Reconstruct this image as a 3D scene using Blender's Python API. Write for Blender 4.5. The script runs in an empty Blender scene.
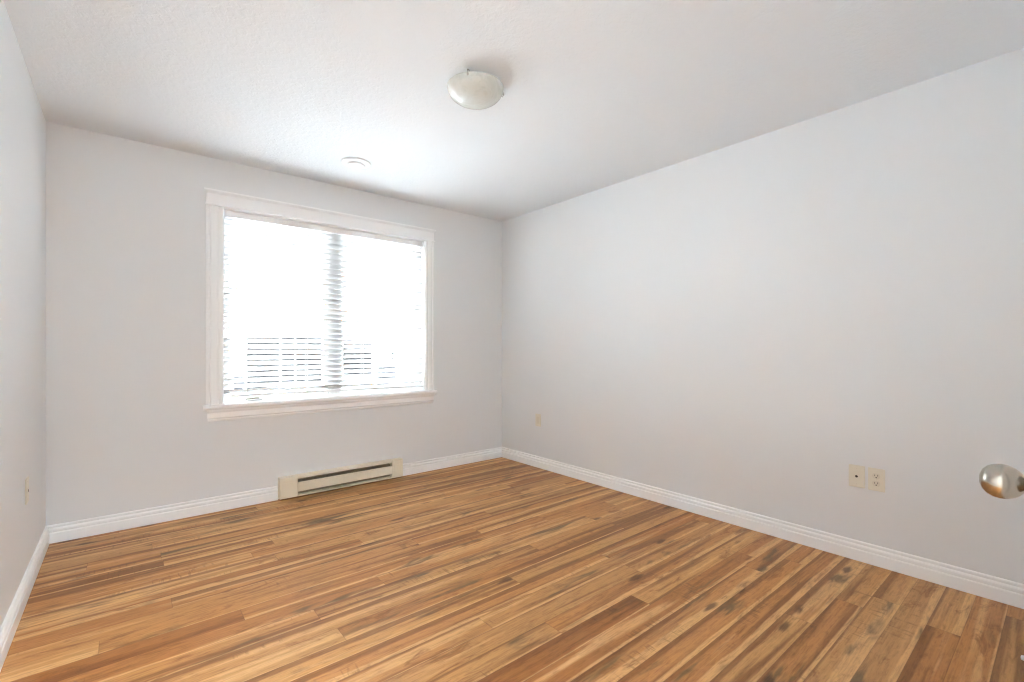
import bpy, bmesh, math, random
from mathutils import Vector, Matrix
C = bpy.context.scene.collection
SC = bpy.context.scene
random.seed(7)

# ------------------------------------------------------------------ camera
YAW = math.radians(39.709)
CAM_H = 1.134
F_PX = 466.0
cd = bpy.data.cameras.new('camera')
cam = bpy.data.objects.new('camera', cd)
C.objects.link(cam)
cam.location = (0, 0, CAM_H)
cam.rotation_euler = (math.pi / 2, 0, -YAW)
cd.sensor_fit = 'HORIZONTAL'
cd.sensor_width = 36
cd.lens = F_PX / 1024 * 36
cd.shift_y = (347.4 - 341) / 1024
cd.clip_start = 0.01
SC.camera = cam

# ------------------------------------------------------------------ world: overcast winter sky over snow
W = bpy.data.worlds.new('overcast_sky')
SC.world = W
W.use_nodes = True
wn = W.node_tree
wn.nodes.clear()
wo = wn.nodes.new('ShaderNodeOutputWorld')
bg = wn.nodes.new('ShaderNodeBackground')
tc = wn.nodes.new('ShaderNodeTexCoord')
sx = wn.nodes.new('ShaderNodeSeparateXYZ')
rp = wn.nodes.new('ShaderNodeValToRGB')
mr = wn.nodes.new('ShaderNodeMapRange')
mr.inputs['From Min'].default_value = -1
mr.inputs['From Max'].default_value = 1
wn.links.new(tc.outputs['Generated'], sx.inputs[0])
wn.links.new(sx.outputs['Z'], mr.inputs['Value'])
wn.links.new(mr.outputs[0], rp.inputs[0])
wn.links.new(rp.outputs[0], bg.inputs[0])
wn.links.new(bg.outputs[0], wo.inputs[0])
el = rp.color_ramp.elements
el[0].position = 0.0
el[0].color = (0.06, 0.064, 0.068, 1)
el[1].position = 1.0
el[1].color = (0.80, 0.90, 1.0, 1)
for p, c in ((0.47, (0.06, 0.064, 0.068, 1)), (0.53, (0.90, 0.95, 1.0, 1))):
    e = el.new(p)
    e.color = c
bg.inputs[1].default_value = 155.0

# daylight portal in the window opening (guides sampling of the sky, adds no light)
pl = bpy.data.lights.new('window_portal', 'AREA')
pl.shape = 'RECTANGLE'
pl.size = 1.58
pl.size_y = 1.36
pl.cycles.is_portal = True
po = bpy.data.objects.new('window_portal', pl)
C.objects.link(po)
po.location = (1.3175, 3.965, 1.425)
po.rotation_euler = (-math.pi / 2, 0, 0)

# added fill light, unseen in the hallway behind the open bedroom doorway
hl = bpy.data.lights.new('hall_fill', 'AREA')
hl.shape = 'DISK'
hl.size = 0.6
hl.energy = 190
hl.color = (0.87, 0.95, 1.0)
ho = bpy.data.objects.new('hall_fill', hl)
C.objects.link(ho)
ho.location = (0.45, -0.7, 2.37)

SC.view_settings.view_transform = 'Standard'
SC.view_settings.look = 'None'
SC.view_settings.gamma = 1.0
SC.view_settings.use_curve_mapping = False
SC.view_settings.exposure = 0.0
SC.cycles.filter_width = 1.2
SC.cycles.max_bounces = 16
SC.cycles.diffuse_bounces = 12
SC.cycles.transparent_max_bounces = 12
SC.cycles.sample_clamp_indirect = 20

# ------------------------------------------------------------------ node helpers
def new_mat(name):
    m = bpy.data.materials.new(name)
    m.use_nodes = True
    nt = m.node_tree
    return m, nt, nt.nodes['Principled BSDF']

def node(nt, typ, **kw):
    n = nt.nodes.new(typ)
    for k, v in kw.items():
        setattr(n, k, v)
    return n

def setin(nt, sock, v):
    if v is None:
        return
    if isinstance(v, bpy.types.NodeSocket):
        nt.links.new(v, sock)
    else:
        sock.default_value = v

def mth(nt, op, a, b=None, c=None, clamp=False):
    n = node(nt, 'ShaderNodeMath', operation=op, use_clamp=clamp)
    setin(nt, n.inputs[0], a)
    setin(nt, n.inputs[1], b)
    setin(nt, n.inputs[2], c)
    return n.outputs[0]

def mix(nt, f, a, b, blend='MIX'):
    n = node(nt, 'ShaderNodeMix', data_type='RGBA', blend_type=blend)
    setin(nt, n.inputs[0], f)
    setin(nt, n.inputs[6], a)
    setin(nt, n.inputs[7], b)
    return n.outputs[2]

def ramp(nt, fac, stops, interp='LINEAR'):
    n = node(nt, 'ShaderNodeValToRGB')
    n.color_ramp.interpolation = interp
    e = n.color_ramp.elements
    e[0].position, e[0].color = stops[0]
    e[1].position, e[1].color = stops[-1]
    for p, c in stops[1:-1]:
        k = e.new(p)
        k.color = c
    setin(nt, n.inputs[0], fac)
    return n.outputs[0]

def vec(nt, x, y, z=0.0):
    n = node(nt, 'ShaderNodeCombineXYZ')
    setin(nt, n.inputs[0], x)
    setin(nt, n.inputs[1], y)
    setin(nt, n.inputs[2], z)
    return n.outputs[0]

def noise(nt, v, scale=1.0, detail=3.0, rough=0.55, dist=0.0):
    n = node(nt, 'ShaderNodeTexNoise')
    setin(nt, n.inputs['Vector'], v)
    n.inputs['Scale'].default_value = scale
    n.inputs['Detail'].default_value = detail
    n.inputs['Roughness'].default_value = rough
    n.inputs['Distortion'].default_value = dist
    return n.outputs['Fac']

def smooth(nt, v, lo, hi):
    n = node(nt, 'ShaderNodeMapRange', interpolation_type='SMOOTHSTEP')
    setin(nt, n.inputs['Value'], v)
    n.inputs['From Min'].default_value = lo
    n.inputs['From Max'].default_value = hi
    return n.outputs[0]

def lin(r, g, b):
    def f(c):
        c /= 255.0
        return c / 12.92 if c <= 0.04045 else ((c + 0.055) / 1.055) ** 2.4
    return (f(r), f(g), f(b), 1.0)

def plain(name, col, rough=0.5, spec=0.5, metal=0.0, bump=0.0, bscale=200.0, var=0.0):
    m, nt, p = new_mat(name)
    p.inputs['Roughness'].default_value = rough
    p.inputs['Specular IOR Level'].default_value = spec
    p.inputs['Metallic'].default_value = metal
    t = node(nt, 'ShaderNodeTexCoord')
    n = noise(nt, t.outputs['Object'], bscale, 3.0)
    lo = tuple(c * (1 - var) for c in col[:3]) + (1,)
    hi = tuple(min(1, c * (1 + var)) for c in col[:3]) + (1,)
    nt.links.new(mix(nt, n, lo, hi), p.inputs['Base Color'])
    if bump > 0:
        b = node(nt, 'ShaderNodeBump')
        b.inputs['Strength'].default_value = bump
        b.inputs['Distance'].default_value = 0.002
        nt.links.new(n, b.inputs['Height'])
        nt.links.new(b.outputs[0], p.inputs['Normal'])
    return m

# ------------------------------------------------------------------ materials
M = {}
M['wall'] = plain('wall_paint', (0.775, 0.788, 0.795, 1), 0.6, 0.25, bump=0.05, bscale=260, var=0.012)
M['trim'] = plain('white_trim_paint', (0.93, 0.94, 0.945, 1), 0.35, 0.4, var=0.01)
def slat_mat():
    m, nt, p = new_mat('white_slats')
    out = nt.nodes['Material Output']
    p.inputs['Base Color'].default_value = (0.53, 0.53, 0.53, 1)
    p.inputs['Roughness'].default_value = 0.5
    p.inputs['Specular IOR Level'].default_value = 0.35
    tl = node(nt, 'ShaderNodeBsdfTranslucent')
    tl.inputs[0].default_value = (0.90, 0.90, 0.89, 1)
    ms = node(nt, 'ShaderNodeMixShader')
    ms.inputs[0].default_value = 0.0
    nt.links.new(p.outputs[0], ms.inputs[1])
    nt.links.new(tl.outputs[0], ms.inputs[2])
    nt.links.new(ms.outputs[0], out.inputs[0])
    return m
M['slats'] = slat_mat()
M['blind'] = plain('white_blind', (0.88, 0.88, 0.88, 1), 0.4, 0.4, var=0.01)
M['vinyl'] = plain('white_vinyl', (0.84, 0.84, 0.83, 1), 0.4, 0.4, var=0.01)
M['ivory'] = plain('ivory_plastic', (0.76, 0.72, 0.61, 1), 0.35, 0.5, var=0.02)
M['ivory_dark'] = plain('ivory_plastic_face', (0.70, 0.65, 0.54, 1), 0.4, 0.5, var=0.02)
M['hole'] = plain('dark_slot', (0.03, 0.025, 0.02, 1), 0.7, 0.2)
M['cream'] = plain('cream_enamel', (0.80, 0.745, 0.60, 1), 0.4, 0.4, var=0.015)
M['fin'] = plain('heater_fins', (0.42, 0.37, 0.25, 1), 0.6, 0.3, var=0.2)
M['liner'] = plain('heater_liner', (0.50, 0.45, 0.31, 1), 0.6, 0.3)
M['nickel'] = plain('satin_nickel', (0.50, 0.465, 0.40, 1), 0.24, 0.5, metal=1.0, var=0.03)
M['steel'] = plain('clip_metal', (0.45, 0.43, 0.40, 1), 0.35, 0.5, metal=1.0)
M['rubber'] = plain('white_rubber', (0.85, 0.85, 0.83, 1), 0.6, 0.3)
M['cord'] = plain('white_cord', (0.85, 0.85, 0.83, 1), 0.8, 0.2)
M['bronze'] = plain('dark_bronze_lever', (0.22, 0.19, 0.14, 1), 0.4, 0.5)
M['siding'] = plain('white_siding', (0.80, 0.81, 0.82, 1), 0.7, 0.2, var=0.02)
M['roof'] = plain('snowy_roof', (0.78, 0.80, 0.82, 1), 0.8, 0.2, var=0.05)
M['snow'] = plain('snow', (0.86, 0.88, 0.90, 1), 0.9, 0.1, bump=0.2, bscale=3, var=0.02)
M['darkpane'] = plain('dark_pane', (0.0010, 0.0010, 0.0010, 1), 0.6, 0.0)
M['greypaint'] = plain('grey_paint', (0.0050, 0.0048, 0.0055, 1), 0.7, 0.0, var=0.1)
M['bulb'] = plain('frosted_bulb', (0.85, 0.85, 0.82, 1), 0.4, 0.4)

def ceiling_mat():
    m, nt, p = new_mat('stippled_ceiling')
    p.inputs['Base Color'].default_value = (0.76, 0.785, 0.805, 1)
    p.inputs['Roughness'].default_value = 0.85
    p.inputs['Specular IOR Level'].default_value = 0.15
    t = node(nt, 'ShaderNodeTexCoord')
    a = noise(nt, t.outputs['Object'], 38, 4.0, 0.6, 0.6)
    b = noise(nt, t.outputs['Object'], 120, 2.0, 0.6)
    h = mth(nt, 'ADD', smooth(nt, a, 0.42, 0.62), mth(nt, 'MULTIPLY', b, 0.5))
    bp = node(nt, 'ShaderNodeBump')
    bp.inputs['Strength'].default_value = 0.22
    bp.inputs['Distance'].default_value = 0.004
    nt.links.new(h, bp.inputs['Height'])
    nt.links.new(bp.outputs[0], p.inputs['Normal'])
    return m
M['ceiling'] = ceiling_mat()

def pane_mat():
    m, nt, p = new_mat('clear_glass')
    nt.nodes.remove(p)
    out = nt.nodes['Material Output']
    tr = node(nt, 'ShaderNodeBsdfTransparent')
    tr.inputs[0].default_value = (0.96, 0.975, 0.97, 1)
    gl = node(nt, 'ShaderNodeBsdfGlossy')
    gl.inputs['Roughness'].default_value = 0.02
    fr = node(nt, 'ShaderNodeFresnel')
    fr.inputs[0].default_value = 1.45
    ms = node(nt, 'ShaderNodeMixShader')
    nt.links.new(fr.outputs[0], ms.inputs[0])
    nt.links.new(tr.outputs[0], ms.inputs[1])
    nt.links.new(gl.outputs[0], ms.inputs[2])
    nt.links.new(ms.outputs[0], out.inputs[0])
    return m
M['pane'] = pane_mat()

def alabaster_mat():
    m, nt, p = new_mat('alabaster_glass')
    out = nt.nodes['Material Output']
    t = node(nt, 'ShaderNodeTexCoord')
    n = noise(nt, t.outputs['Object'], 9, 4.0, 0.6, 1.5)
    col = ramp(nt, n, [(0.35, (0.74, 0.77, 0.73, 1)), (0.5, (0.86, 0.88, 0.85, 1)), (0.65, (0.80, 0.80, 0.76, 1))])
    nt.links.new(col, p.inputs['Base Color'])
    p.inputs['Roughness'].default_value = 0.18
    p.inputs['Specular IOR Level'].default_value = 0.5
    tl = node(nt, 'ShaderNodeBsdfTranslucent')
    nt.links.new(col, tl.inputs[0])
    tr = node(nt, 'ShaderNodeBsdfTransparent')
    m1 = node(nt, 'ShaderNodeMixShader')
    m1.inputs[0].default_value = 0.22
    nt.links.new(p.outputs[0], m1.inputs[1])
    nt.links.new(tl.outputs[0], m1.inputs[2])
    m2 = node(nt, 'ShaderNodeMixShader')
    m2.inputs[0].default_value = 0.3
    nt.links.new(m1.outputs[0], m2.inputs[1])
    nt.links.new(tr.outputs[0], m2.inputs[2])
    nt.links.new(m2.outputs[0], out.inputs[0])
    return m
M['alabaster'] = alabaster_mat()

def floor_mat():
    m, nt, p = new_mat('rustic_plank_floor')
    t = node(nt, 'ShaderNodeTexCoord')
    s = node(nt, 'ShaderNodeSeparateXYZ')
    nt.links.new(t.outputs['Object'], s.inputs[0])
    X, Y = s.outputs['X'], s.outputs['Y']
    PW, PL = 0.101, 1.75
    ys = mth(nt, 'DIVIDE', mth(nt, 'ADD', Y, 10.02), PW)
    row = mth(nt, 'FLOOR', ys)
    v = mth(nt, 'FRACT', ys)
    wr = node(nt, 'ShaderNodeTexWhiteNoise', noise_dimensions='1D')
    nt.links.new(row, wr.inputs['W'])
    xs = mth(nt, 'DIVIDE', mth(nt, 'ADD', X, mth(nt, 'MULTIPLY_ADD', wr.outputs['Value'], PL * 5, 20.4)), PL)
    idx = mth(nt, 'FLOOR', xs)
    u = mth(nt, 'FRACT', xs)
    wp = node(nt, 'ShaderNodeTexWhiteNoise', noise_dimensions='2D')
    nt.links.new(vec(nt, row, idx), wp.inputs['Vector'])
    sc = node(nt, 'ShaderNodeSeparateColor')
    nt.links.new(wp.outputs['Color'], sc.inputs[0])
    R1, R2, R3 = sc.outputs[0], sc.outputs[1], sc.outputs[2]
    off = mth(nt, 'MULTIPLY', R1, 37.0)
    offb = mth(nt, 'MULTIPLY', R2, 53.0)
    # board tone
    base = ramp(nt, R3, [(0.0, lin(158, 103, 58)), (0.25, lin(176, 122, 73)), (0.5, lin(188, 135, 86)),
                         (0.75, lin(180, 138, 95)), (1.0, lin(199, 150, 100))])
    # broad lengthwise strips inside a board (heartwood / sapwood)
    n1 = noise(nt, vec(nt, mth(nt, 'MULTIPLY_ADD', X, 0.65, off), mth(nt, 'MULTIPLY', Y, 15.0), offb), 1.0, 2.5, 0.55, 0.3)
    col = mix(nt, mth(nt, 'MULTIPLY', smooth(nt, n1, 0.49, 0.36), 0.85), base, lin(128, 80, 44))
    col = mix(nt, mth(nt, 'MULTIPLY', smooth(nt, n1, 0.57, 0.66), 0.75), col, lin(214, 170, 127))
    # sapwood edge along one side of some boards
    ne = noise(nt, vec(nt, mth(nt, 'MULTIPLY_ADD', X, 1.6, offb), off), 1.0, 2.0)
    wdt = mth(nt, 'MULTIPLY', mth(nt, 'SUBTRACT', R1, 0.25), mth(nt, 'MULTIPLY_ADD', ne, 0.9, 0.05))
    edge = mth(nt, 'SUBTRACT', wdt, v)
    sap = smooth(nt, edge, -0.03, 0.05)
    col = mix(nt, mth(nt, 'MULTIPLY', sap, 0.85), col, lin(216, 171, 127))
    # dark heart stripe near the other side of some boards
    wd2 = mth(nt, 'MULTIPLY', mth(nt, 'SUBTRACT', R2, 0.55), mth(nt, 'MULTIPLY_ADD', n1, 1.3, 0.0))
    ed2 = mth(nt, 'SUBTRACT', wd2, mth(nt, 'SUBTRACT', 1.0, v))
    col = mix(nt, mth(nt, 'MULTIPLY', smooth(nt, ed2, -0.05, 0.05), 0.7), col, lin(122, 76, 44))
    # smoky grey-brown weathering patches
    ng = noise(nt, vec(nt, mth(nt, 'MULTIPLY_ADD', X, 2.2, offb), mth(nt, 'MULTIPLY', Y, 11.0), off), 1.0, 3.5, 0.6, 0.4)
    gm = mth(nt, 'MULTIPLY', smooth(nt, ng, 0.55, 0.70), smooth(nt, R1, 0.30, 0.45))
    col = mix(nt, mth(nt, 'MULTIPLY', gm, 0.8), col, lin(92, 76, 56))
    # red-brown patches
    nr = noise(nt, vec(nt, mth(nt, 'MULTIPLY_ADD', X, 3.5, off), mth(nt, 'MULTIPLY', Y, 16.0), offb), 1.0, 4.0, 0.65, 0.8)
    col = mix(nt, mth(nt, 'MULTIPLY', smooth(nt, nr, 0.55, 0.70), 0.7), col, lin(132, 80, 40))
    # knots
    vo = node(nt, 'ShaderNodeTexVoronoi', feature='F1')
    nt.links.new(vec(nt, mth(nt, 'MULTIPLY_ADD', X, 2.6, off), mth(nt, 'MULTIPLY', Y, 7.0), 0.0), vo.inputs['Vector'])
    vo.inputs['Scale'].default_value = 1.0
    kd = mth(nt, 'ADD', vo.outputs['Distance'], mth(nt, 'MULTIPLY', mth(nt, 'SUBTRACT', nr, 0.5), 0.35))
    col = mix(nt, mth(nt, 'MULTIPLY', smooth(nt, kd, 0.17, 0.05), 0.8), col, lin(82, 48, 26))
    # fine grain
    g1 = noise(nt, vec(nt, mth(nt, 'MULTIPLY_ADD', X, 6.0, off), mth(nt, 'MULTIPLY', Y, 170.0), offb), 1.0, 3.0, 0.6)
    g2 = noise(nt, vec(nt, mth(nt, 'MULTIPLY_ADD', X, 14.0, offb), mth(nt, 'MULTIPLY', Y, 60.0), off), 1.0, 4.0, 0.65, 1.0)
    gv = mth(nt, 'ADD', mth(nt, 'MULTIPLY', g1, 0.55), mth(nt, 'MULTIPLY', g2, 0.65))
    col = mix(nt, 1.0, col, ramp(nt, gv, [(0.42, (0.70, 0.67, 0.64, 1)), (0.62, (1.0, 1.0, 1.0, 1)), (0.82, (1.14, 1.14, 1.12, 1))]), 'MULTIPLY')
    # cross saw marks in patches
    sw = noise(nt, vec(nt, mth(nt, 'MULTIPLY_ADD', X, 75.0, off), mth(nt, 'MULTIPLY', Y, 9.0), offb), 1.0, 2.0, 0.5, 0.5)
    sm = noise(nt, vec(nt, mth(nt, 'MULTIPLY_ADD', X, 1.7, offb), mth(nt, 'MULTIPLY', Y, 8.0), off), 1.0, 2.0)
    smk = mth(nt, 'MULTIPLY', smooth(nt, sw, 0.54, 0.66), smooth(nt, sm, 0.56, 0.66))
    col = mix(nt, mth(nt, 'MULTIPLY', smk, 0.4), col, lin(96, 60, 34))
    # joints
    jv = mth(nt, 'MINIMUM', v, mth(nt, 'SUBTRACT', 1.0, v))
    ju = mth(nt, 'MULTIPLY', mth(nt, 'MINIMUM', u, mth(nt, 'SUBTRACT', 1.0, u)), PL / PW)
    jm = smooth(nt, mth(nt, 'MINIMUM', jv, ju), 0.022, 0.006)
    col = mix(nt, mth(nt, 'MULTIPLY', jm, 0.32), col, lin(84, 52, 30))
    col = mix(nt, 1.0, col, (0.97, 0.925, 0.76, 1), 'MULTIPLY')
    nt.links.new(col, p.inputs['Base Color'])
    p.inputs['Roughness'].default_value = 0.42
    p.inputs['Specular IOR Level'].default_value = 0.28
    bp = node(nt, 'ShaderNodeBump')
    bp.inputs['Strength'].default_value = 0.15
    bp.inputs['Distance'].default_value = 0.001
    nt.links.new(mth(nt, 'SUBTRACT', gv, jm), bp.inputs['Height'])
    nt.links.new(bp.outputs[0], p.inputs['Normal'])
    return m
M['floor'] = floor_mat()

# ------------------------------------------------------------------ mesh helpers
def link(name, bm, mat, parent=None, smooth_shade=False, loc=(0, 0, 0)):
    me = bpy.data.meshes.new(name)
    bmesh.ops.recalc_face_normals(bm, faces=bm.faces)
    bm.to_mesh(me)
    bm.free()
    me.materials.append(mat)
    if smooth_shade:
        for f in me.polygons:
            f.use_smooth = True
        try:
            me.set_sharp_from_angle(angle=math.radians(35))
        except Exception:
            pass
    o = bpy.data.objects.new(name, me)
    C.objects.link(o)
    o.location = loc
    if parent is not None:
        o.parent = parent
    return o

def box(bm, lo, hi, bev=0.0, seg=2):
    r = bmesh.ops.create_cube(bm, size=1.0)
    vs = r['verts']
    for v in vs:
        v.co = Vector([lo[i] + (v.co[i] + 0.5) * (hi[i] - lo[i]) for i in range(3)])
    if bev > 0:
        es = list({e for v in vs for e in v.link_edges})
        bmesh.ops.bevel(bm, geom=es, offset=bev, segments=seg, profile=0.5, affect='EDGES')

def prism(bm, pts, fn, t0, t1):
    """closed 2-D outline pts swept from t0 to t1; fn(a, b, t) -> point. t0/t1 may be functions of (a, b)."""
    f0 = t0 if callable(t0) else (lambda a, b: t0)
    f1 = t1 if callable(t1) else (lambda a, b: t1)
    A = [bm.verts.new(fn(a, b, f0(a, b))) for a, b in pts]
    B = [bm.verts.new(fn(a, b, f1(a, b))) for a, b in pts]
    n = len(pts)
    for i in range(n):
        bm.faces.new((A[i], A[(i + 1) % n], B[(i + 1) % n], B[i]))
    bm.faces.new(A)
    bm.faces.new(B[::-1])

def lathe(bm, prof, axis='z', seg=32, center=(0, 0, 0)):
    """prof: list of (radius, height); revolved about the axis through center."""
    c = Vector(center)
    rings = []
    for r, h in prof:
        ring = []
        for k in range(seg):
            a = 2 * math.pi * k / seg
            p, q = r * math.cos(a), r * math.sin(a)
            co = {'z': (p, q, h), 'y': (p, h, q), 'x': (h, p, q)}[axis]
            ring.append(bm.verts.new(c + Vector(co)))
        rings.append(ring)
    for i in range(len(rings) - 1):
        for k in range(seg):
            bm.faces.new((rings[i][k], rings[i][(k + 1) % seg], rings[i + 1][(k + 1) % seg], rings[i + 1][k]))
    for ring in (rings[0], rings[-1]):
        if (ring[0].co - ring[seg // 2].co).length > 1e-5:
            bm.faces.new(ring)
    bmesh.ops.remove_doubles(bm, verts=bm.verts[:], dist=1e-6)

def tube(bm, pts, radii, seg=8):
    pts = [Vector(p) for p in pts]
    rings = []
    for i, p in enumerate(pts):
        d = (pts[min(i + 1, len(pts) - 1)] - pts[max(i - 1, 0)]).normalized()
        up = Vector((0, 0, 1)) if abs(d.z) < 0.95 else Vector((1, 0, 0))
        a = d.cross(up).normalized()
        b = d.cross(a).normalized()
        r = radii[i] if isinstance(radii, (list, tuple)) else radii
        rings.append([bm.verts.new(p + r * (math.cos(2 * math.pi * k / seg) * a + math.sin(2 * math.pi * k / seg) * b)) for k in range(seg)])
    for i in range(len(rings) - 1):
        for k in range(seg):
            bm.faces.new((rings[i][k], rings[i][(k + 1) % seg], rings[i + 1][(k + 1) % seg], rings[i + 1][k]))
    bm.faces.new(rings[0])
    bm.faces.new(rings[-1])

def empty(name, loc, rot=(0, 0, 0)):
    o = bpy.data.objects.new(name, None)
    C.objects.link(o)
    o.location = loc
    o.rotation_euler = rot
    o.empty_display_size = 0.05
    return o

def tag(o, label, cat, group=None):
    o['label'] = label
    o['category'] = cat
    if group:
        o['group'] = group
    return o

def struct(o):
    o['kind'] = 'structure'
    return o

# ------------------------------------------------------------------ room shell
XL, XR, YB, YF, CH = -0.352, 3.012, 3.79, 0.02, 2.44
WT = 0.17
WX0, WX1, WZ0, WZ1 = 0.522, 2.113, 0.735, 2.112      # window opening
HX0, HX1, HY = -0.352, 1.3, -1.9                     # hallway behind the camera
DX0, DX1, DH = -0.30, 0.47, 2.03                     # bedroom doorway
KX0, KX1 = 1.018, 1.735                              # closet door opening

bm = bmesh.new()
box(bm, (XL - 0.15, HY - 0.15, -0.12), (XR + 0.15, YB + 0.02, 0.0))
struct(link('floor', bm, M['floor']))
bm = bmesh.new()
box(bm, (XL - 0.15, HY - 0.15, CH), (XR + 0.15, YB + WT, CH + 0.12))
struct(link('ceiling', bm, M['ceiling']))
bm = bmesh.new()
box(bm, (XL - 0.12, HY, 0), (XL, YB + WT, CH))
struct(link('wall_left', bm, M['wall']))
bm = bmesh.new()
box(bm, (XR, YF - 0.12, 0), (XR + 0.12, YB + WT, CH))
struct(link('wall_right', bm, M['wall']))
bm = bmesh.new()
box(bm, (XL, YB, 0), (WX0, YB + WT, CH))
box(bm, (WX1, YB, 0), (XR, YB + WT, CH))
box(bm, (WX0, YB, 0), (WX1, YB + WT, WZ0))
box(bm, (WX0, YB, WZ1), (WX1, YB + WT, CH))
struct(link('wall_back', bm, M['wall']))
bm = bmesh.new()
y0, y1 = YF - 0.12, YF
box(bm, (XL, y0, 0), (DX0, y1, CH))
box(bm, (DX0, y0, DH), (DX1, y1, CH))
box(bm, (DX1, y0, 0), (KX0, y1, CH))
box(bm, (KX0, y0, DH), (KX1, y1, CH))
box(bm, (KX1, y0, 0), (XR, y1, CH))
struct(link('wall_front', bm, M['wall']))
bm = bmesh.new()
box(bm, (HX0, HY - 0.12, 0), (HX1 + 0.12, HY, CH))
struct(link('wall_hall_rear', bm, M['wall']))
bm = bmesh.new()
box(bm, (HX1, HY, 0), (HX1 + 0.12, y0, CH))
struct(link('wall_hall_right', bm, M['wall']))

# baseboards: colonial profile, (depth from wall, height)
BB = [(0, 0), (0.017, 0), (0.017, 0.054), (0.015, 0.058), (0.0105, 0.060), (0.0105, 0.064), (0.0155, 0.067), (0.0155, 0.077),
      (0.012, 0.082), (0.006, 0.085), (0.006, 0.089), (0.011, 0.092), (0.0115, 0.098), (0.008, 0.103), (0, 0.103)]
HT0, HT1 = 0.876, 1.862                              # heater ends
bm = bmesh.new()
prism(bm, BB, lambda d, z, t: (t, YB - d, z), lambda d, z: XL + d, HT0 - 0.002)
prism(bm, BB, lambda d, z, t: (t, YB - d, z), HT1 + 0.002, lambda d, z: XR - d)
struct(link('baseboard_back', bm, M['trim']))
bm = bmesh.new()
prism(bm, BB, lambda d, z, t: (XR - d, t, z), lambda d, z: YF + d, lambda d, z: YB - d)
struct(link('baseboard_right', bm, M['trim']))
bm = bmesh.new()
prism(bm, BB, lambda d, z, t: (XL + d, t, z), YF, lambda d, z: YB - d)
struct(link('baseboard_left', bm, M['trim']))
bm = bmesh.new()
prism(bm, BB, lambda d, z, t: (t, YF + d, z), KX1 + 0.075, lambda d, z: XR - d)
struct(link('baseboard_front', bm, M['trim']))

# ------------------------------------------------------------------ window
yc = YB + 0.095                                       # room side of the vinyl frame
bm = bmesh.new()
FW = 0.016
box(bm, (WX0, yc, WZ0), (WX0 + FW, YB + WT - 0.005, WZ1), 0.003)
box(bm, (WX1 - FW, yc, WZ0), (WX1, YB + WT - 0.005, WZ1), 0.003)
box(bm, (WX0 + FW, yc, WZ0), (WX1 - FW, YB + WT - 0.005, WZ0 + FW), 0.003)
box(bm, (WX0 + FW, yc, WZ1 - FW), (WX1 - FW, YB + WT - 0.005, WZ1), 0.003)
MX = 0.5 * (WX0 + WX1)
box(bm, (MX - 0.035, yc, WZ0 + FW), (MX + 0.035, YB + WT - 0.005, WZ1 - FW), 0.003)
win = struct(link('window_1', bm, M['vinyl']))
# white jamb liner of the opening
bm = bmesh.new()
box(bm, (WX0, YB, WZ0 + 0.005), (WX0 + 0.008, yc, WZ1))
box(bm, (WX1 - 0.008, YB, WZ0 + 0.005), (WX1, yc, WZ1))
box(bm, (WX0 + 0.008, YB, WZ1 - 0.008), (WX1 - 0.008, yc, WZ1))
link('jamb_liner', bm, M['trim'], win)
for x0, x1 in ((WX0 + FW, MX - 0.035), (MX + 0.035, WX1 - FW)):
    z0, z1 = WZ0 + FW, WZ1 - FW
    bm = bmesh.new()
    S = 0.040
    ya, yb = yc + 0.012, yc + 0.055
    box(bm, (x0, ya, z0), (x0 + S, yb, z1), 0.003)
    box(bm, (x1 - S, ya, z0), (x1, yb, z1), 0.003)
    box(bm, (x0 + S, ya, z0), (x1 - S, yb, z0 + S), 0.003)
    box(bm, (x0 + S, ya, z1 - S), (x1 - S, yb, z1), 0.003)
    sash = link('sash', bm, M['vinyl'], win)
    bm = bmesh.new()
    box(bm, (x0 + S - 0.004, ya + 0.018, z0 + S - 0.004), (x1 - S + 0.004, ya + 0.024, z1 - S + 0.004))
    link('glass_pane', bm, M['pane'], sash)
# casement crank lever on the sill part of the frame
for cx_ in (0.735,):
    bm = bmesh.new()
    box(bm, (cx_ - 0.055, yc - 0.022, WZ0 + 0.006), (cx_ + 0.055, yc + 0.002, WZ0 + 0.026), 0.004)
    op = link('crank_housing', bm, M['vinyl'], win)
    bm = bmesh.new()
    tube(bm, [(cx_ + 0.03, yc - 0.024, WZ0 + 0.026), (cx_ + 0.01, yc - 0.034, WZ0 + 0.029), (cx_ - 0.05, yc - 0.036, WZ0 + 0.024), (cx_ - 0.062, yc - 0.036, WZ0 + 0.022)], [0.005, 0.006, 0.006, 0.004], 8)
    h = link('crank_handle', bm, M['bronze'], op)
    h['label'] = 'dark crank handle'
# side casings, fluted
for name, xa, xb, sgn in (('side_casing', 0.424, WX0 + 0.003, 1), ('side_casing', WX1 - 0.003, 2.199, -1)):
    w = xb - xa
    pr = [(0, 0), (0, 0.016), (0.010, 0.019), (0.016, 0.019), (0.020, 0.014), (0.026, 0.014), (0.030, 0.018), (w - 0.034, 0.018),
          (w - 0.030, 0.013), (w - 0.024, 0.013), (w - 0.020, 0.016), (w - 0.006, 0.016), (w, 0.012), (w, 0)]
    bm = bmesh.new()
    prism(bm, pr, lambda a, d, t, xa=xa, w=w, sgn=sgn: (xa + a if sgn > 0 else xa + w - a, YB - d, t), WZ0 + 0.005, WZ1 - 0.004)
    link(name, bm, M['trim'], win)
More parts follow.
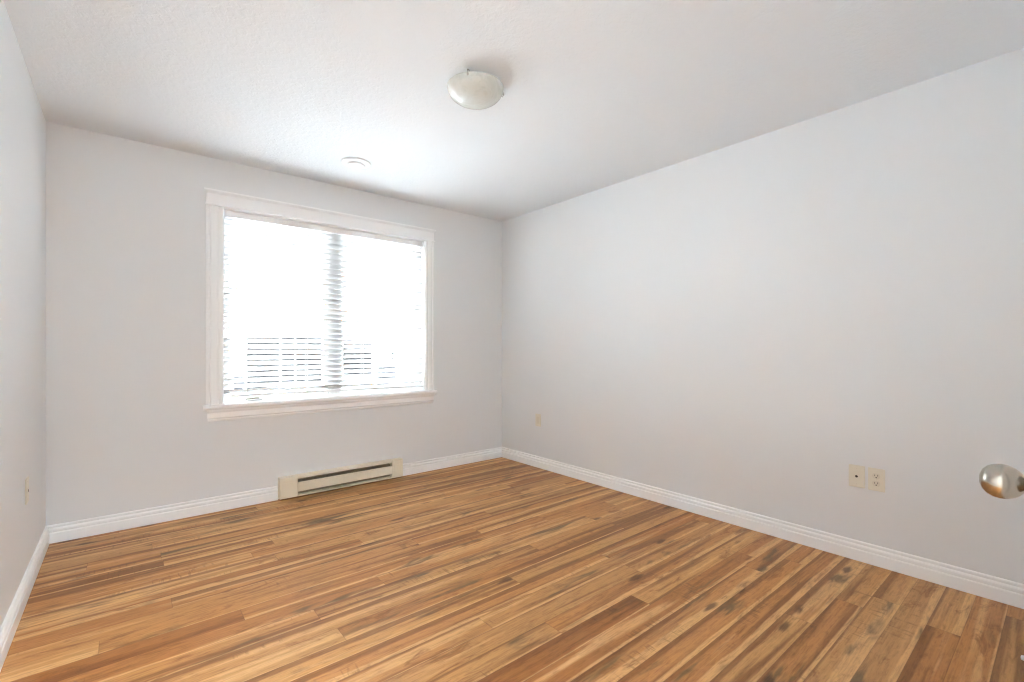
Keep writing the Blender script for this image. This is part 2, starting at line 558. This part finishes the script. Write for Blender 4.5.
# head casing: frieze board, bead under it, cap moulding over it
bm = bmesh.new()
hp = [(0, 0), (0.026, 0), (0.028, 0.004), (0.026, 0.010), (0.019, 0.012), (0.019, 0.084), (0.022, 0.088), (0.030, 0.098), (0.032, 0.102), (0.032, 0.110), (0, 0.110)]
prism(bm, hp, lambda d, z, t: (t, YB - d, WZ1 - 0.004 + z), lambda d, z: 0.426 - max(0.0, (d - 0.019)), lambda d, z: 2.196 + max(0.0, (d - 0.019)))
link('head_casing', bm, M['trim'], win)
bm = bmesh.new()
sp = [(-0.094, 0.0), (0.034, 0.0), (0.042, 0.006), (0.045, 0.016), (0.042, 0.028), (0.034, 0.033), (-0.094, 0.033)]
prism(bm, [q for q in sp], lambda d, z, t: (t, YB - d, WZ0 - 0.028 + z), lambda d, z: (0.406 if d > 0 else WX0), lambda d, z: (2.217 if d > 0 else WX1))
link('window_stool', bm, M['trim'], win)
bm = bmesh.new()
ap = [(0, 0), (0.008, 0.0), (0.012, 0.008), (0.012, 0.016), (0.018, 0.024), (0.018, 0.058), (0.026, 0.070), (0.030, 0.082), (0, 0.082)]
prism(bm, ap, lambda d, z, t: (t, YB - d, WZ0 - 0.110 + z), lambda d, z: 0.440 - d * 0.5, lambda d, z: 2.184 + d * 0.5)
link('apron', bm, M['trim'], win)

# ------------------------------------------------------------------ venetian blind (inside mount)
BX0, BX1 = WX0 + 0.012, WX1 - 0.012
BY = YB + 0.045
blind = tag(empty('venetian_blind', (MX, BY, WZ1)), 'white venetian blind with open slats, lowered over the window', 'blind')
def in_blind(name, bm, mat, sm=False):
    o = link(name, bm, mat, blind, sm)
    o.matrix_parent_inverse = Matrix.Translation(-Vector((MX, BY, WZ1)))
    return o
bm = bmesh.new()
box(bm, (BX0 + 0.006, BY - 0.030, WZ1 - 0.058), (BX1 - 0.002, BY + 0.028, WZ1 - 0.010), 0.004)
in_blind('headrail', bm, M['blind'])
Z_TOP = WZ1 - 0.078
N = 31
PITCH = 0.0405
TILT = math.radians(38.5)                               # room edge up
SWD, STH = 0.050, 0.0028
def drop_l(i): return Z_TOP - i * PITCH 
def drop_r(i): return Z_TOP - i * PITCH - (0.0 if i < N - 8 else 0.0012 * (i - N + 8))
def slat_profile(th, wd, tilt, crown=0.0022, n=6):
    up, dn = [], []
    for k in range(n + 1):
        a = -0.5 + k / n
        h = crown * (1 - 4 * a * a)
        up.append((a * wd, h + th / 2))
        dn.append((a * wd, h - th / 2))
    pr = up + dn[::-1]
    ct, st = math.cos(tilt), math.sin(tilt)
    return [(d * ct - z * st, d * st + z * ct) for d, z in pr]
bm = bmesh.new()
pr = slat_profile(STH, SWD, TILT)
for i in range(N):
    zl, zr = drop_l(i), drop_r(i)
    prism(bm, pr, lambda d, z, t, zl=zl, zr=zr: (t, BY - d, z + zl + (zr - zl) * (t - BX0) / (BX1 - BX0)), BX0, BX1)
in_blind('blind_slats', bm, M['slats'], True)
zl, zr = drop_l(N) + 0.010, drop_r(N) + 0.008
bm = bmesh.new()
rail = slat_profile(0.016, 0.050, math.radians(4), 0.001)
prism(bm, rail, lambda d, z, t: (t, BY - d, z + zl + (zr - zl) * (t - BX0) / (BX1 - BX0)), BX0, BX1)
in_blind('bottom_rail', bm, M['blind'])
for cx_ in (BX0 + 0.14, BX0 + 0.56, BX1 - 0.56, BX1 - 0.14):
    bm = bmesh.new()
    k = (cx_ - BX0) / (BX1 - BX0)
    for dy in (-0.0245, 0.0245):
        tube(bm, [(cx_, BY + dy, WZ1 - 0.056), (cx_, BY + dy, zl + (zr - zl) * k)], 0.0009, 6)
    for i in range(N):
        z = drop_l(i) + (drop_r(i) - drop_l(i)) * k - 0.0015
        tube(bm, [(cx_, BY - 0.0245, z + 0.0245 * math.tan(TILT)), (cx_, BY + 0.0245, z - 0.0245 * math.tan(TILT))], 0.0007, 5)
    in_blind('ladder_cord', bm, M['cord'])

# ------------------------------------------------------------------ baseboard heater
ht = tag(empty('baseboard_heater', (0.5 * (HT0 + HT1), YB, 0)), 'long cream electric baseboard heater on the wall under the window', 'heater')
def in_ht(name, bm, mat):
    o = link(name, bm, mat, ht)
    o.matrix_parent_inverse = Matrix.Translation(-Vector(ht.location))
    return o
HD, HZ0, HZ1 = 0.062, 0.012, 0.166
E0, E1 = HT0 + 0.125, HT1 - 0.100                     # inner ends of the two end boxes
bm = bmesh.new()
box(bm, (HT0 + 0.004, YB - 0.006, HZ0), (HT1 - 0.004, YB, HZ1 - 0.002))
in_ht('back_plate', bm, M['cream'])
for a, b in ((HT0, E0), (E1, HT1)):
    bm = bmesh.new()
    box(bm, (a, YB - HD, HZ0), (b, YB - 0.0005, HZ1), 0.004)
    ec = in_ht('end_cap', bm, M['cream'])
    bm = bmesh.new()
    box(bm, (a + 0.020, YB - HD - 0.0015, HZ0 + 0.022), (b - 0.012, YB - HD + 0.002, HZ1 - 0.040), 0.001)
    cv = link('cover_panel', bm, M['cream'], ec)
bm = bmesh.new()                                      # top hood, sloping to a lip
hood = [(0.0, HZ1), (0.050, HZ1), (0.059, HZ1 - 0.006), (0.060, HZ1 - 0.020), (0.056, HZ1 - 0.020), (0.052, HZ1 - 0.010), (0.0, HZ1 - 0.006)]
prism(bm, hood, lambda d, z, t: (t, YB - d, z), E0 + 0.0005, E1 - 0.0005)
in_ht('top_hood', bm, M['cream'])
bm = bmesh.new()                                      # front panel between the two slots
fp = [(0.046, HZ1 - 0.050), (0.058, HZ1 - 0.048), (0.062, HZ1 - 0.052), (0.062, HZ0 + 0.038), (0.058, HZ0 + 0.034), (0.050, HZ0 + 0.034), (0.054, HZ0 + 0.040), (0.056, HZ1 - 0.056)]
prism(bm, fp, lambda d, z, t: (t, YB - d, z), E0 + 0.0005, E1 - 0.0005)
in_ht('front_panel', bm, M['cream'])
bm = bmesh.new()
lp = [(0.0, HZ0), (0.060, HZ0), (0.062, HZ0 + 0.003), (0.062, HZ0 + 0.012), (0.058, HZ0 + 0.012), (0.056, HZ0 + 0.004), (0.0, HZ0 + 0.004)]
prism(bm, lp, lambda d, z, t: (t, YB - d, z), E0 + 0.0005, E1 - 0.0005)
in_ht('bottom_lip', bm, M['cream'])
bm = bmesh.new()                                      # finned element behind the slots
x = E0 + 0.01
while x < E1 - 0.01:
    box(bm, (x, YB - 0.040, HZ0 + 0.018), (x + 0.0012, YB - 0.008, HZ1 - 0.034))
    x += 0.010
tube(bm, [(E0 - 0.004, YB - 0.024, HZ0 + 0.07), (E1 + 0.004, YB - 0.024, HZ0 + 0.07)], 0.006, 8)
el_ = in_ht('heating_element', bm, M['fin'])
el_['label'] = 'dark finned heating element'
bm = bmesh.new()
box(bm, (E0 + 0.001, YB - 0.0078, HZ0 + 0.006), (E1 - 0.001, YB - 0.0062, HZ1 - 0.008))
in_ht('inner_liner', bm, M['liner'])

# ------------------------------------------------------------------ wall plates
def plate_base(bm, w=0.072, h=0.117):
    box(bm, (-w / 2, 0.0, -h / 2), (w / 2, 0.0055, h / 2), 0.0025)
def wall_plate(name, label, cat, loc, rz, kind, group=None):
    """local +y points out of the wall"""
    r = tag(empty(name, loc, (0, 0, rz)), label, cat, group)
    bm = bmesh.new()
    plate_base(bm)
    link('cover_plate', bm, M['ivory'], r)
    if kind == 'duplex':
        for s in (-1, 1):
            zc = s * 0.0195
            bm = bmesh.new()
            pts = []
            for k in range(24):
                a = 2 * math.pi * k / 24
                pts.append((0.0172 * math.cos(a), max(-0.0142, min(0.0142, 0.0172 * math.sin(a))) + zc))
            prism(bm, pts, lambda a, b, t: (a, t, b), 0.004, 0.0075)
            rc = link('receptacle', bm, M['ivory_dark'], r)
            bm = bmesh.new()
            box(bm, (-0.0075, 0.0070, zc - 0.001), (-0.0052, 0.0079, zc + 0.008))
            box(bm, (0.0052, 0.0070, zc - 0.001), (0.0075, 0.0079, zc + 0.007))
            pp = [(0.0030 * math.cos(2 * math.pi * k / 12), 0.0030 * math.sin(2 * math.pi * k / 12) + zc - 0.0075) for k in range(12)]
            prism(bm, pp, lambda a, b, t: (a, t, b), 0.0070, 0.0079)
            sl = link('contact_slots', bm, M['hole'], rc)
            sl['label'] = 'dark contact slots'
        bm = bmesh.new()
        lathe(bm, [(0.0, 0.0069), (0.0022, 0.0067), (0.003, 0.0055)], 'y', 12)
        link('screw', bm, M['ivory_dark'], r, True)
    elif kind == 'rocker':
        bm = bmesh.new()
        box(bm, (-0.0175, 0.0035, -0.034), (0.0175, 0.0049, 0.034))
        link('recess', bm, M['hole'], r)
        bm = bmesh.new()
        box(bm, (-0.0163, 0.0040, -0.0328), (0.0163, 0.0080, 0.0328), 0.0012)
        link('receptacle', bm, M['ivory_dark'], r)
        for s in (-1, 1):
            bm = bmesh.new()
            lathe(bm, [(0.0, 0.0069), (0.0022, 0.0067), (0.003, 0.0054)], 'y', 12, (0, 0, s * 0.048))
            link('screw', bm, M['ivory_dark'], r, True)
    elif kind == 'coax':
        bm = bmesh.new()
        lathe(bm, [(0.0085, 0.0050), (0.0085, 0.0075), (0.0065, 0.0082), (0.0065, 0.0060)], 'y', 20)
        link('jack_collar', bm, M['ivory'], r, True)
        bm = bmesh.new()
        lathe(bm, [(0.0068, 0.0050), (0.0068, 0.0079), (0.0, 0.0079)], 'y', 16)
        j = link('jack_socket', bm, M['hole'], r)
        j['label'] = 'dark round socket'
        for s in (-1, 1):
            bm = bmesh.new()
            lathe(bm, [(0.0, 0.0069), (0.0022, 0.0067), (0.003, 0.0054)], 'y', 12, (0, 0, s * 0.041))
            link('screw', bm, M['ivory_dark'], r, True)
    elif kind == 'phone':
        bm = bmesh.new()
        box(bm, (-0.011, 0.0050, -0.011), (0.011, 0.0080, 0.011), 0.001)
        jf = link('jack_face', bm, M['ivory'], r)
        bm = bmesh.new()
        box(bm, (-0.0065, 0.0070, -0.0065), (0.0065, 0.0084, 0.0045))
        j = link('jack_socket', bm, M['hole'], jf)
        j['label'] = 'dark square socket'
        for s in (-1, 1):
            bm = bmesh.new()
            lathe(bm, [(0.0, 0.0069), (0.0022, 0.0067), (0.003, 0.0054)], 'y', 12, (0, 0, s * 0.041))
            link('screw', bm, M['ivory_dark'], r, True)
    return r
PI2 = math.pi / 2
wall_plate('coax_plate', 'ivory jack plate with one dark round hole, beside the duplex outlet on right wall', 'wall jack', (XR, 0.739, 0.446), PI2, 'coax')
wall_plate('electrical_outlet', 'ivory duplex outlet paired with the round jack plate on right wall', 'outlet', (XR, 0.654, 0.445), PI2, 'duplex')
wall_plate('electrical_outlet', 'lone ivory outlet plate low on the right wall, near the far corner', 'outlet', (XR, 3.236, 0.446), PI2, 'rocker')
wall_plate('phone_jack_plate', 'cream jack plate with a dark slot on the left wall', 'wall jack', (XL, 3.092, 0.472), -PI2, 'phone')

# ------------------------------------------------------------------ ceiling light
LX, LY = 1.332, 1.886
lamp = tag(empty('ceiling_light', (LX, LY, CH)), 'round flush ceiling light with a cloudy white glass bowl', 'ceiling light')
bm = bmesh.new()
lathe(bm, [(0.0, -0.004), (0.055, -0.016), (0.085, -0.014), (0.094, -0.010), (0.096, 0.0)], 'z', 40)
link('ceiling_pan', bm, M['vinyl'], lamp, True)
RB, DZ, ZR = 0.138, 0.078, -0.028
out_, in_ = [], []
for k in range(13):
    a = PI2 * k / 12
    out_.append((RB * math.cos(a), ZR - DZ * math.sin(a)))
    in_.append(((RB - 0.005) * math.cos(a), ZR - (DZ - 0.005) * math.sin(a)))
bm = bmesh.new()
lathe(bm, in_[::-1] + [(RB - 0.002, ZR + 0.004), (RB + 0.003, ZR + 0.003)] + out_, 'z', 48)
link('glass_bowl', bm, M['alabaster'], lamp, True)
for k in range(3):
    a = math.radians(100 + 120 * k)
    c, s_ = math.cos(a), math.sin(a)
    bm = bmesh.new()
    tube(bm, [(0.088 * c, 0.088 * s_, -0.008), (0.125 * c, 0.125 * s_, -0.010), (0.1435 * c, 0.1435 * s_, -0.018), (0.1455 * c, 0.1455 * s_, -0.034), (0.140 * c, 0.140 * s_, -0.042)], [0.004, 0.004, 0.004, 0.005, 0.005], 8)
    cl = link('bowl_clip', bm, M['steel'], lamp, True)
    cl['label'] = 'small metal clip'
bm = bmesh.new()
lathe(bm, [(0.0, -0.046), (0.011, -0.046), (0.013, -0.038), (0.016, -0.036), (0.016, -0.014)], 'z', 16)
link('lamp_socket', bm, M['hole'], lamp, True)

# ------------------------------------------------------------------ ceiling vent
vent = tag(empty('ceiling_vent', (1.256, 3.238, CH)), 'small round white air vent on ceiling above the window', 'vent')
bm = bmesh.new()
lathe(bm, [(0.070, 0.0), (0.098, 0.0), (0.100, -0.004), (0.097, -0.009), (0.078, -0.016), (0.070, -0.014)], 'z', 40)
link('vent_rim', bm, M['trim'], vent, True)
bm = bmesh.new()
lathe(bm, [(0.0, -0.030), (0.045, -0.029), (0.058, -0.025), (0.060, -0.021), (0.050, -0.019), (0.0, -0.018)], 'z', 40)
link('vent_disc', bm, M['trim'], vent, True)
bm = bmesh.new()
lathe(bm, [(0.0, -0.0195), (0.008, -0.0195), (0.008, -0.001), (0.0, -0.001)], 'z', 12)
link('vent_stem', bm, M['steel'], vent, True)
bm = bmesh.new()
lathe(bm, [(0.0, -0.003), (0.0695, -0.003), (0.0695, -0.0005), (0.0, -0.0005)], 'z', 32)
link('vent_throat', bm, M['hole'], vent)

# ------------------------------------------------------------------ closet door in the front wall, with the knob that shows
bm = bmesh.new()
box(bm, (KX0 + 0.002, YF - 0.035, 0.001), (KX1 - 0.002, YF, DH - 0.003), 0.002)
door = struct(link('door_1', bm, M['trim']))
bm = bmesh.new()
for x0, x1, z0, z1 in ((KX0 - 0.065, KX0, 0, DH + 0.065), (KX1, KX1 + 0.065, 0, DH + 0.065), (KX0, KX1, DH, DH + 0.065)):
    box(bm, (x0, YF, z0), (x1, YF + 0.013, z1), 0.003)
link('door_casing', bm, M['trim'], door)
KX, KZ = 1.094, 0.917
bm = bmesh.new()
kp = [(0.0, 0.0800), (0.008, 0.0793), (0.016, 0.0762), (0.0225, 0.0705), (0.0265, 0.0630), (0.0278, 0.0550), (0.0268, 0.0470), (0.0235, 0.0390), (0.0180, 0.0325), (0.0125, 0.0290), (0.0105, 0.0260), (0.0105, 0.0180), (0.0125, 0.008)]
lathe(bm, kp, 'y', 48, (KX, YF, KZ))
kn = link('door_knob', bm, M['nickel'], door, True)
kn['label'] = 'round satin nickel knob'
bm = bmesh.new()
lathe(bm, [(0.0, 0.0), (0.032, 0.0), (0.0325, 0.003), (0.030, 0.007), (0.016, 0.010), (0.0, 0.010)], 'y', 40, (KX, YF, KZ))
link('rosette', bm, M['nickel'], kn, True)

# spring door stop on the front baseboard
SXp, SZp = 2.412, 0.050
ds = tag(empty('door_stop', (SXp, YF + 0.0155, SZp)), 'small spring door stop with white tip at the lower right edge', 'door stop')
bm = bmesh.new()
lathe(bm, [(0.0, 0.0), (0.011, 0.0), (0.010, 0.004), (0.006, 0.007), (0.0, 0.007)], 'y', 20)
link('stop_base', bm, M['steel'], ds, True)
bm = bmesh.new()
hx = []
for k in range(16 * 12 + 1):
    a = 2 * math.pi * k / 12
    r = 0.0052 - 0.0014 * k / 192
    hx.append((r * math.cos(a), 0.005 + 0.062 * k / 192, r * math.sin(a)))
tube(bm, hx, 0.0011, 6)
link('spring', bm, M['steel'], ds, True)
bm = bmesh.new()
lathe(bm, [(0.0, 0.064), (0.0065, 0.064), (0.0085, 0.067), (0.0085, 0.076), (0.0065, 0.081), (0.0, 0.082)], 'y', 20)
link('rubber_tip', bm, M['rubber'], ds, True)

# ------------------------------------------------------------------ outside: snowy yard, neighbour's house, bare trees
GZ = -1.25
bm = bmesh.new()
box(bm, (-60, 9.0, GZ - 0.2), (80, 120, GZ))
struct(link('ground', bm, M['snow']))

def P(px, py, Y):
    u = (px - 512) / F_PX
    v = (347.4 - py) / F_PX
    dx, dy = math.sin(YAW) + u * math.cos(YAW), math.cos(YAW) - u * math.sin(YAW)
    t = Y / dy
    return dx * t, CAM_H + v * t
HYF = 16.0
house = tag(empty('neighbour_house', (4.5, HYF, GZ)), 'white house with dark windows seen through the blind slats', 'house')
def in_house(name, bm, mat, parent=None):
    o = link(name, bm, mat, parent or house)
    if parent is None:
        o.matrix_parent_inverse = Matrix.Translation(-Vector(house.location))
    return o
xa, xb = -3.0, 12.0
bm = bmesh.new()
box(bm, (xa, HYF, GZ), (xb, HYF + 7, 2.3))
z = GZ + 0.1
while z < 2.2:                                        # clapboard courses
    prism(bm, [(0.0, z), (0.018, z), (0.004, z + 0.14), (0.0, z + 0.14)], lambda d, zz, t: (t, HYF - d, zz), xa, xb)
    z += 0.15
in_house('siding', bm, M['siding'])
bm = bmesh.new()
prism(bm, [(-0.5, 2.25), (-0.5, 2.4), (3.5, 4.3), (7.5, 2.4), (7.5, 2.25)], lambda d, zz, t: (t, HYF + d, zz), xa - 0.4, xb + 0.4)
in_house('roof', bm, M['roof'])
wins = [(246, 279, 337, 388), (281, 294, 337, 386), (296, 322, 337, 383), (342, 372, 341, 377), (390, 394, 344, 362), (397, 400, 344, 378)]
for x0, x1, ya_, yb_ in wins:
    a, zt = P(x0, ya_, HYF)
    b, _ = P(x1, ya_, HYF)
    _, zb = P(0.5 * (x0 + x1), yb_, HYF)
    bm = bmesh.new()
    fw = 0.06
    for lo, hi in (((a - fw, zb - fw), (a, zt + fw)), ((b, zb - fw), (b + fw, zt + fw)), ((a, zt), (b, zt + fw)), ((a, zb - fw), (b, zb))):
        box(bm, (lo[0], HYF - 0.05, lo[1]), (hi[0], HYF + 0.01, hi[1]))
    fr = in_house('window_frame', bm, M['siding'])
    bm = bmesh.new()
    box(bm, (a, HYF - 0.030, zb), (b, HYF - 0.022, zt))
    if b - a > 0.7:
        box(bm, (0.5 * (a + b) - 0.02, HYF - 0.045, zb), (0.5 * (a + b) + 0.02, HYF - 0.031, zb + 0.02))
    in_house('window_pane', bm, M['darkpane'], fr)
# grey lattice skirting low on the facade
for x0, x1, ya_, yb_ in ((233, 245.5, 373, 392), (377, 396, 366, 380)):
    a, zt = P(x0, ya_, HYF)
    b, _ = P(x1, ya_, HYF)
    _, zb = P(0.5 * (x0 + x1), yb_, HYF)
    bm = bmesh.new()
    z = zb
    while z < zt - 0.03:
        box(bm, (a, HYF - 0.06, z), (b, HYF - 0.03, z + 0.09))
        z += 0.11
    box(bm, (a, HYF - 0.028, zb), (b, HYF - 0.022, zt))
    in_house('skirting_panel', bm, M['greypaint'])
